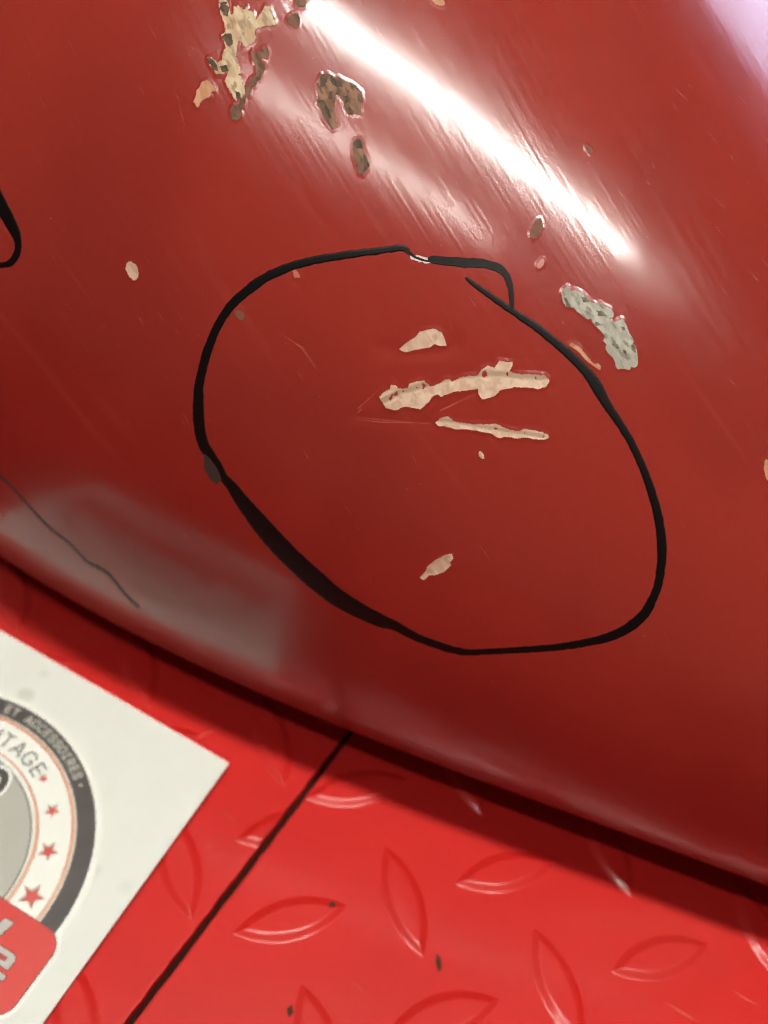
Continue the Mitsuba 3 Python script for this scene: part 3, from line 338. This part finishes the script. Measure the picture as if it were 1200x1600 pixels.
def add_patch(key, poly, mat, lift=.08, rim=.03, jag=.14, step=.35, rough=.05, seed=1, label=None, lip=.065, groove=None):
    """A chip in the paint: a shallow ragged dish whose broken edge stands a little proud."""
    b = densify(poly, step)
    nz = np.stack([meshkit.fbm(np.c_[b * 1.7, np.full(len(b), 3.0 + k)], 4, seed) for k in (0, 9)], -1) - .5
    b = b + nz * 2 * jag
    P = Polygon(b).buffer(0)
    if P.geom_type != 'Polygon': P = max(P.geoms, key=lambda g: g.area)
    b = densify(np.array(P.exterior.coords)[:-1], step)
    if Polygon(b).exterior.is_ccw is False: b = b[::-1]
    x0, y0, x1, y1 = P.bounds
    g = np.stack(np.meshgrid(np.arange(x0, x1, step), np.arange(y0, y1, step)), -1).reshape(-1, 2)
    r = np.random.default_rng(seed); g = g + r.uniform(-.25, .25, g.shape) * step
    g = g[contains_xy(P.buffer(-step * .45), g[:, 0], g[:, 1])] if P.area > step * step * 4 else np.zeros((0, 2))
    pts = np.vstack([b, g])
    tri = Delaunay(pts).simplices
    cen = pts[tri].mean(1); tri = tri[contains_xy(P.buffer(1e-4), cen[:, 0], cen[:, 1])]
    d = cKDTree(b).query(pts)[0]
    h = lift + rim * np.exp(-(d / .3) ** 2) + rough * (meshkit.fbm(np.c_[pts * 1.6, np.zeros(len(pts))], 3, seed + 5) - .5) * 2 * np.clip(d / .3, 0, 1)
    if groove is not None: h = h - .09 * np.exp(-(seg_dist(pts[:, 0], pts[:, 1], groove) / .55) ** 2)
    cr = np.cross(pts[tri[:, 1]] - pts[tri[:, 0]], pts[tri[:, 2]] - pts[tri[:, 0]]); tri[cr < 0] = tri[cr < 0][:, ::-1]
    t = np.roll(b, -1, 0) - np.roll(b, 1, 0); out = np.c_[t[:, 1], -t[:, 0]]; out /= np.maximum(np.linalg.norm(out, axis=1, keepdims=True), 1e-9)
    nb, k = len(b), len(pts); i = np.arange(nb); j = (i + 1) % nb
    curl = lip * (.35 + 1.3 * meshkit.fbm(np.c_[b * .9, np.full(nb, 5.0)], 2, seed + 9))       # how far the broken paint film lifts
    f = np.vstack([tri, np.c_[i + k, k + nb + i, k + nb + j], np.c_[i + k, k + nb + j, j + k]])
    allp, hh = np.vstack([pts, b, b + out * .03]), np.r_[h, h[:nb], curl] * MM
    scene[key] = mikit.ply(trimesh.Trimesh(skin(allp, hh), f, process=False), mat, smooth=True, uv=allp * MM)
    if lip > 0:
        r1, r2 = b + out * .03, b + out * .8
        o = sum(len(x) for x in LIP[0]); LIP[0].append(np.vstack([r1, b + out * .35, r2])); LIP[1].append(np.r_[curl, curl * .62, np.full(nb, -.02)])
        LIP[2].append(np.vstack([np.vstack([np.c_[i + m * nb, i + (m + 1) * nb, j + (m + 1) * nb], np.c_[i + m * nb, j + (m + 1) * nb, j + m * nb]]) for m in (0, 1)]) + o)
    if label: labels[key] = {'label': label}


def ribbon(path, h=.12, seed=1, wob=.10, smooth_n=5, taper=True, bold=1.03):
    """A drawn line on the skin: (mm, mm, width mm) points to a thin raised ribbon."""
    p = np.array(path, float); p[:, 2] = np.where(p[:, 2] > 2.6, 2.6 + (p[:, 2] - 2.6) * .72, p[:, 2])
    t = np.r_[0, np.cumsum(np.linalg.norm(np.diff(p[:, :2], axis=0), axis=1))]
    from scipy.interpolate import PchipInterpolator
    u = np.linspace(0, t[-1], max(4, int(t[-1] / .35)))
    c = PchipInterpolator(t, p)(u)
    ker = np.hanning(smooth_n * 2 + 3)[1:-1]; ker /= ker.sum()
    if len(c) > 3 * len(ker):
        pad = len(ker) // 2
        for k in range(2):
            w0 = np.r_[2 * c[0, k] - c[pad:0:-1, k], c[:, k], 2 * c[-1, k] - c[-2:-pad - 2:-1, k]]
            c[:, k] = np.convolve(w0, ker, 'valid')
    d = np.gradient(c[:, :2], axis=0); d /= np.maximum(np.linalg.norm(d, axis=1, keepdims=True), 1e-9); nn = np.c_[-d[:, 1], d[:, 0]]
    e1 = (meshkit.fbm(np.c_[u * .9, np.zeros(len(u)), np.zeros(len(u))], 3, seed) - .5) * 2 * wob
    e2 = (meshkit.fbm(np.c_[u * .9, np.ones(len(u)) * 7, np.zeros(len(u))], 3, seed) - .5) * 2 * wob
    w = c[:, 2] / 2 * bold
    if taper:
        cap = np.sqrt(np.clip(np.minimum(u, u[-1] - u) / np.maximum(w, 1e-6), .02, 1)); w = w * cap
    rows = [(-1, -.03), (-.86, h), (-.4, h), (0, h), (.4, h), (.86, h), (1, -.03)]
    pts, hs = [], []
    for k, hh in rows:
        off = k * w + np.where(k > 0, e1, e2) * (abs(k) > .5)
        pts.append(c[:, :2] + nn * off[:, None]); hs.append(np.full(len(c), hh))
    m, n = len(rows), len(c)
    pts, hs = np.array(pts).reshape(-1, 2), np.array(hs).ravel() * MM
    q = np.array([[r * n + i, r * n + i + 1, (r + 1) * n + i + 1, (r + 1) * n + i] for r in range(m - 1) for i in range(n - 1)])
    f = np.vstack([q[:, [0, 1, 2]], q[:, [0, 2, 3]]])
    return trimesh.Trimesh(skin(pts, hs), f, process=False)


k = 0
for name, mat, kw, lab in (
        ('B', 'chip_groove_shaded', dict(lift=.12, lip=.11, rim=.03, rough=.16, jag=.2, groove=DATA['gB']), 'long ragged cream chip across the middle of the marker ring'),
        ('C', 'chip_groove_shaded_slim', dict(lift=.12, lip=.11, rim=.03, rough=.14, jag=.2, groove=DATA['gC']), 'slim cream chip just below the long one in the marker ring'),
        ('A', 'chip_cream', dict(rim=.07, rough=.07), 'short cream chip above the long one in the marker ring'),
        ('D', 'chip_cream', dict(rim=.08, jag=.10), 'small isolated cream chip low in the marker ring'),
        ('E', 'chip_grey', dict(rim=.06, rough=.10), 'ragged pale grey bare patch outside the marker ring on the right'),
        ('F', 'chip_orange', dict(rim=.10), 'thin orange sliver of bare primer beside the grey patch'),
        ('G1', 'chip_pale', dict(lip=.04, rim=.05, rough=.13, jag=.4), 'large yellowish and brown rusty patch at the top edge'),
        ('G2', 'chip_brown', dict(lip=.04, rim=.06, jag=.4), 'crooked brown rust trail right of the yellowish patch'),
        ('G3', 'chip_orange', dict(lip=.04, rim=.06, jag=.35), 'small salmon chip left of the yellowish patch'),
        ('G4', 'chip_brown', dict(lip=.04, rim=.05, jag=.15), 'small brown rust spot at the start of the bright streak'),
        ('G5', 'chip_brown', dict(lip=.04, rim=.05, jag=.15), 'brown rust spot cut by the top edge'),
        ('H1', 'chip_rust', dict(lip=.04, rim=.05, rough=.12, jag=.38), 'horseshoe shaped brown rust patch between the bright streaks'),
        ('H2', 'chip_rust', dict(lip=.04, rim=.05, rough=.1, jag=.3), 'oval brown rust patch below the horseshoe shaped one')):
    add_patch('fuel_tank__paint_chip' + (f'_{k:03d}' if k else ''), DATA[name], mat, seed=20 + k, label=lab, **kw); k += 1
for n, name in enumerate([k_ for k_ in DATA if len(k_) == 2 and k_[0] in 'def']):
    add_patch('fuel_tank__rust_spot' + (f'_{n:03d}' if n else ''), DATA[name], 'grey_dark' if name[0] == 'f' else 'rust_dark', lift=.16, rim=0, jag=.38, step=.3, rough=.04, seed=120 + n, lip=0)
for n, (name, mat, lab) in enumerate((('S1', 'chip_cream', 'pale speck left of the marker ring'), ('S2', 'speck_dull', 'dull brown speck touching the marker ring at upper left'),
                       ('S3', 'speck_dull', 'dull smudge below the long bright streak'), ('S4', 'speck_pink', 'pink nick above the grey patch'),
                       ('S5', 'speck_dull', 'tiny dull speck right of the long bright streak'), ('S6', 'chip_cream', 'tiny pale nick below the slim chip'),
                       ('S7', 'chip_orange', 'tan speck at the right edge'), ('S9', 'speck_pink', 'pink nick inside the ring near its upper left'), ('S11', 'chip_orange', 'tan speck at the top edge'), ('S12', 'speck_silver', 'silvery scuff in the gap of the marker ring'))):
    add_patch('fuel_tank__speck' + (f'_{n:03d}' if n else ''), DATA[name], mat, lift=.10, rim=.0, jag=.32, step=.3, rough=.02, seed=60 + n, label=lab, lip=0 if mat == 'speck_silver' else .04)
scene['fuel_tank__lifted_paint'] = mikit.ply(trimesh.Trimesh(skin(np.vstack(LIP[0]), np.concatenate(LIP[1]) * MM), np.vstack(LIP[2]), process=False), 'tank_paint', smooth=True, uv=np.vstack(LIP[0]) * MM)
labels['fuel_tank__lifted_paint'] = {'label': 'lifted broken edges of the red paint round the chips', 'kind': 'stuff'}
scene['fuel_tank__marker_ring'] = mikit.ply(trimesh.util.concatenate([ribbon(DATA['M1'], seed=1), ribbon(DATA['M2'], h=.14, seed=2), ribbon(DATA['M4'], h=.13, seed=3)]), 'marker_black', smooth=40)
labels['fuel_tank__marker_ring'] = {'label': 'black hand drawn marker ring round the cream chips'}
scene['fuel_tank__marker_stroke'] = mikit.ply(ribbon(DATA['M3'], seed=4), 'marker_black', smooth=40)
labels['fuel_tank__marker_stroke'] = {'label': 'black marker loop cut by the left edge'}
add_patch('fuel_tank__marker_smear', DATA['S13'], 'marker_grey', lift=.16, rim=0, jag=.06, step=.3, rough=.01, seed=90, lip=0, label='worn greyish spot in the marker ring at lower left')
scene['fuel_tank__hairline'] = mikit.ply(ribbon(DATA['L'], h=.1, seed=6, wob=.04), 'hairline_dark', smooth=40)
labels['fuel_tank__hairline'] = {'label': 'thin dark crooked line at the lower left of the tank'}
sv, sf = [], []
for x0, y0, x1, y1 in DATA['scratch']:
    a, b = np.array([x0, y0]), np.array([x1, y1]); d = b - a; L = np.linalg.norm(d)
    if L < .1 or rng.random() < .45: continue
    nn = np.array([-d[1], d[0]]) / L; w = rng.uniform(.03, .06); m = a + d * rng.uniform(.3, .7) + nn * rng.normal(0, .06)
    o = sum(map(len, sv)); sv.append(np.array([a, m + nn * w, b, m - nn * w])); sf += [[o, o + 3, o + 2], [o, o + 2, o + 1]]
for line in (DATA['grooves'][0], DATA['grooves'][2], DATA['grooves'][4], DATA['grooves'][3]):
    for k_ in range(2):
        p = np.array(line, float) + rng.normal(0, .18, (len(line), 2)); m = len(p)
        d = p[-1] - p[0]; nn = np.array([-d[1], d[0]]) / np.linalg.norm(d); w = np.r_[0, np.full(m - 2, .09), 0] if m > 2 else np.array([.10, .0])
        o = sum(map(len, sv)); sv.append(np.vstack([p + nn * w[:, None], p - nn * (w[:, None] + .01)])); sf += [f_ for i in range(m - 1) for f_ in ([o + i, o + m + i, o + m + i + 1], [o + i, o + m + i + 1, o + i + 1])]
scene['fuel_tank__fine_scratches'] = mikit.ply(trimesh.Trimesh(skin(np.vstack(sv), .07 * MM), sf, process=False), 'scratch_pale', smooth=True)
labels['fuel_tank__fine_scratches'] = {'label': 'fine pale slanting scratches all over the red paint', 'kind': 'stuff'}

dv, df = [], []
for i in range(420):
    c = np.array([rng.uniform(-150, 140), rng.uniform(-35, 130)]); r = rng.uniform(.06, .14) * (1.8 if rng.random() < .06 else 1); n_ = 5
    th = rng.uniform(0, 6.3) + np.arange(n_) * 2 * math.pi / n_; st = np.array([1.0, rng.uniform(.5, 1)])
    o = len(dv) * n_; dv.append(c + np.c_[np.cos(th), np.sin(th)] * st * r * rng.uniform(.7, 1.2, (n_, 1))); df += [[o, o + m, o + m + 1] for m in range(1, n_ - 1)]
scene['fuel_tank__dust'] = mikit.ply(trimesh.Trimesh(skin(np.vstack(dv), .08 * MM), df, process=False), 'dust', smooth=True)
labels['fuel_tank__dust'] = {'label': 'fine dust specks on the red paint', 'kind': 'stuff'}

# ------------------------------------------------------------------ white card with the round badge
cang = math.radians(-27.35)
ux = np.array([math.cos(cang), math.sin(cang), 0]); uy = np.array([-math.sin(cang), math.cos(cang), .0208]); uy /= np.linalg.norm(uy); un = np.cross(ux, uy)
CORNER = np.array([.00134979, .14439847, .0042]); CEN = CORNER - .055146 * ux - .060962 * uy
HW, HH = 55.15, 60.96


def on_card(v):                                    # (n, 3) millimetres in the card's own frame
    v = np.asarray(v, float) * MM
    return CEN + v[:, :1] * ux + v[:, 1:2] * uy + v[:, 2:3] * un


def card_mesh(m):
    m = m.copy(); uv = np.array(m.vertices)[:, :2] * MM; m.vertices = on_card(m.vertices); return m, uv


def put(key, m, mat, smooth=False):
    mm, uv = card_mesh(m)
    scene[key] = mikit.ply(mm, mat, smooth=smooth, uv=uv)


def flat_mesh(poly, z, thick=.06):
    geoms = getattr(poly, 'geoms', [poly])
    m = trimesh.util.concatenate([trimesh.creation.extrude_polygon(g, thick, engine='earcut') for g in geoms]); m.apply_translation([0, 0, z]); return m


def put_each(key, poly, z, mat):
    for i, g in enumerate(getattr(poly, 'geoms', [poly])): put(key + (f'_{i:03d}' if i else ''), flat_mesh(g, z), mat)


def disc(r, cx=0, cy=0): return Polygon([(cx + r * math.cos(t), cy + r * math.sin(t)) for t in np.linspace(0, 2 * math.pi, 241)[:-1]])


sheet = Polygon([(-HW, -HH), (HW, -HH), (HW, HH), (-HW, HH)]).buffer(-.5).buffer(.5, quad_segs=6)
sm = flat_mesh(sheet, -1.1, 1.1)
put('badge_card__sheet', sm, 'card_white')
labels['badge_card'] = {'label': 'smudged white card with a round grey and red badge sticker on the red floor', 'category': 'card'}
SK = 'badge_card__sticker'
base = disc(46.3)
banner = Polygon([(-46.9, -22.2), (46.9, -22.2), (46.9, -.8), (-46.9, -.8)]).buffer(-4.6).buffer(5.0, quad_segs=12)
outline = base.union(banner.buffer(1.3)).buffer(1).buffer(-1)
put(SK, flat_mesh(outline, 0, .12), 'sticker_white')
labels[SK] = {'label': 'round badge sticker with dark ring, red stars and red banner'}
put_each(SK + '__dark_ring', disc(44.5).difference(disc(39.6)).difference(banner), .13, 'print_dark')
put_each(SK + '__outer_line', disc(39.35).difference(disc(38.65, -.5, .45)).difference(banner), .13, 'print_line')
put_each(SK + '__inner_line', disc(30.0).difference(disc(29.3, -.6, .5)).difference(banner), .13, 'print_line')
put(SK + '__red_line', flat_mesh(disc(38.8, -.35, .3).difference(disc(38.35, -.15, .1)).intersection(Polygon([(-60, 4), (60, 14), (60, 60), (-60, 60)])), .20), 'print_line_red')
put(SK + '__red_line_001', flat_mesh(disc(30.15).difference(disc(29.75)).intersection(Polygon([(-60, 4), (60, 14), (60, 60), (-60, 60)])), .20), 'print_line_red')
put_each(SK + '__inner_rim', disc(28.4).difference(disc(27.9)).difference(banner), .13, 'print_grey_line')
put_each(SK + '__inner_disc', disc(27.9).difference(banner), .13, 'print_grey')


def glyphs(text, radius, height, mid, pitch, mat_z, bold=False, squash=1.0, thick=.05):
    out = []
    for i, ch in enumerate(text):
        if ch == ' ': continue
        g = meshkit.text_mesh(ch, height, .05, bold=bold)
        g.vertices[:, 0] -= g.bounds[:, 0].mean(); g.vertices[:, 0] *= squash; g.vertices[:, 1] -= height / 2
        t = math.radians(mid - (i - (len(text) - 1) / 2) * pitch)
        g.vertices[:, 2] = (g.vertices[:, 2] > .025) * thick + mat_z
        x, y = g.vertices[:, 0].copy(), g.vertices[:, 1] + radius
        rot = t - math.pi / 2
        g.vertices[:, 0], g.vertices[:, 1] = x * math.cos(rot) - y * math.sin(rot), x * math.sin(rot) + y * math.cos(rot)
        out.append(g)
    return trimesh.util.concatenate(out)


put(SK + '__ring_lettering', glyphs('PIÈCES ET ACCESSOIRES', 42.1, 2.5, 89.0, 3.14, .20, True, .92), 'print_text')
dots = [Point(42.1 * math.cos(math.radians(t)), 42.1 * math.sin(math.radians(t))).buffer(.4) for t in (53.6, 124.4)]
put(SK + '__ring_dot', flat_mesh(dots[0], .20), 'print_text'); put(SK + '__ring_dot_001', flat_mesh(dots[1], .20), 'print_text')
put(SK + '__lettering', glyphs('VINTAGE', 33.9, 4.3, 90.0, 7.3, .20), 'print_black')


def star(cx, cy, r, rot=0, inner=.42):
    return Polygon([(cx + (r if i % 2 == 0 else r * inner) * math.cos(math.pi / 2 + rot + i * math.pi / 5), cy + (r if i % 2 == 0 else r * inner) * math.sin(math.pi / 2 + rot + i * math.pi / 5)) for i in range(10)])


k = 0
for cx, cy, r in ((15.5, 30.1, 1.25), (23.5, 24.1, 1.9), (29.8, 14.9, 2.4), (33.9, 3.7, 3.0), (-15.5, 30.1, 1.25), (-23.5, 24.1, 1.9), (-29.8, 14.9, 2.4), (-33.9, 3.7, 3.0)):
    sfx = f'_{k:03d}' if k else ''
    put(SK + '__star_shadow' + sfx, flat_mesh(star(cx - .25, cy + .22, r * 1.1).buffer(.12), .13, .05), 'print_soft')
    put(SK + '__star' + sfx, flat_mesh(star(cx, cy, r), .20), 'print_star'); k += 1
labels[SK + '__star'] = {'label': 'tiny red star after the curved lettering'}
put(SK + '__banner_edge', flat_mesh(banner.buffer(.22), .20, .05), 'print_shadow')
put(SK + '__banner', flat_mesh(banner, .26, .05), 'print_red')


letter_l = Polygon([(32.1, -3.9), (34.3, -3.8), (31.6, -17.6), (29.4, -17.6)]).buffer(.15)
letter_e = Polygon([(33.2, -17.6), (40.6, -17.6), (40.6, -9.4), (33.2, -9.4)]).buffer(-1.3).buffer(1.3).union(Polygon([(36, -15.6), (41.2, -15.2), (41.1, -14.3), (36, -14.2)]).buffer(.1))
letter_e = letter_e.difference(Polygon([(35.3, -11.6), (38.5, -11.6), (38.6, -10.8), (35.3, -10.8)]).buffer(.15)).difference(Polygon([(36, -14.1), (43, -14.1), (43, -12.9), (36, -12.9)]))
for i, g in enumerate((letter_l, letter_e)):
    sfx = f'_{i:03d}' if i else ''
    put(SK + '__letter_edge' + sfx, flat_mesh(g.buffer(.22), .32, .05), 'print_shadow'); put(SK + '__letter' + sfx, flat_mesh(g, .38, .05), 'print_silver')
oval = Polygon([(5.4 + 3.5 * math.cos(t), 22.2 + 4.6 * math.sin(t)) for t in np.linspace(0, 2 * math.pi, 60)[:-1]])
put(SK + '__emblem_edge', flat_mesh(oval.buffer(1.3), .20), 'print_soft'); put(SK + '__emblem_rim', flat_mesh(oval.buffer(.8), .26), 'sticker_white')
put(SK + '__emblem', flat_mesh(oval.difference(oval.buffer(-2.0)), .33), 'print_black')

# ------------------------------------------------------------------ dirt and scuffs on the floor
for i, (poly, lab) in enumerate(zip(DATA['floor_specks'], ('dark splinter of dirt lying upright in front of the tank', 'dark brown crumb at the bottom edge of the picture', 'tiny dark crumb on the tip of a raised lens'))):
    c = np.mean(poly, 0); p = Polygon(poly)
    m = trimesh.creation.extrude_polygon(p, .5, engine='earcut').subdivide().subdivide()
    v = m.vertices.copy(); dd = np.linalg.norm((v[:, :2] - c), axis=1); v[:, 2] *= 1 - .6 * dd / dd.max(); v += (meshkit.fbm(v * 1.3, 2, i)[:, None] - .5) * .25
    v[:, 2] = np.maximum(v[:, 2], 0) + (.05 if i < 2 else .9); m.vertices = v * MM
    key = 'dirt_crumb' + (f'_{i:03d}' if i else '')
    scene[key] = mikit.ply(m, 'dirt'); labels[key] = {'label': lab, 'category': 'dirt'}
sv, sf = [], []
for (a, b) in [x for k_, x in enumerate(DATA['floor_scratch']) if k_ in (0, 3, 4, 6, 8, 12)]:
    a, b = np.array(a), np.array(b); d = b - a; L = np.linalg.norm(d); nn = np.array([-d[1], d[0]]) / L; w = rng.uniform(.02, .04)
    m1 = a + d * .5 + nn * rng.normal(0, L * .03); o = len(sv) * 4; sv.append(np.array([a, m1 + nn * w, b, m1 - nn * w])); sf += [[o, o + 3, o + 2], [o, o + 2, o + 1]]
sv = np.vstack(sv)
scene['floor__scuffs'] = mikit.ply(trimesh.Trimesh(np.c_[sv, np.full(len(sv), .12)] * MM, sf, process=False), 'floor_scuff')
labels['floor__scuffs'] = {'label': 'fine pale scuffs on the red floor plates', 'kind': 'stuff'}
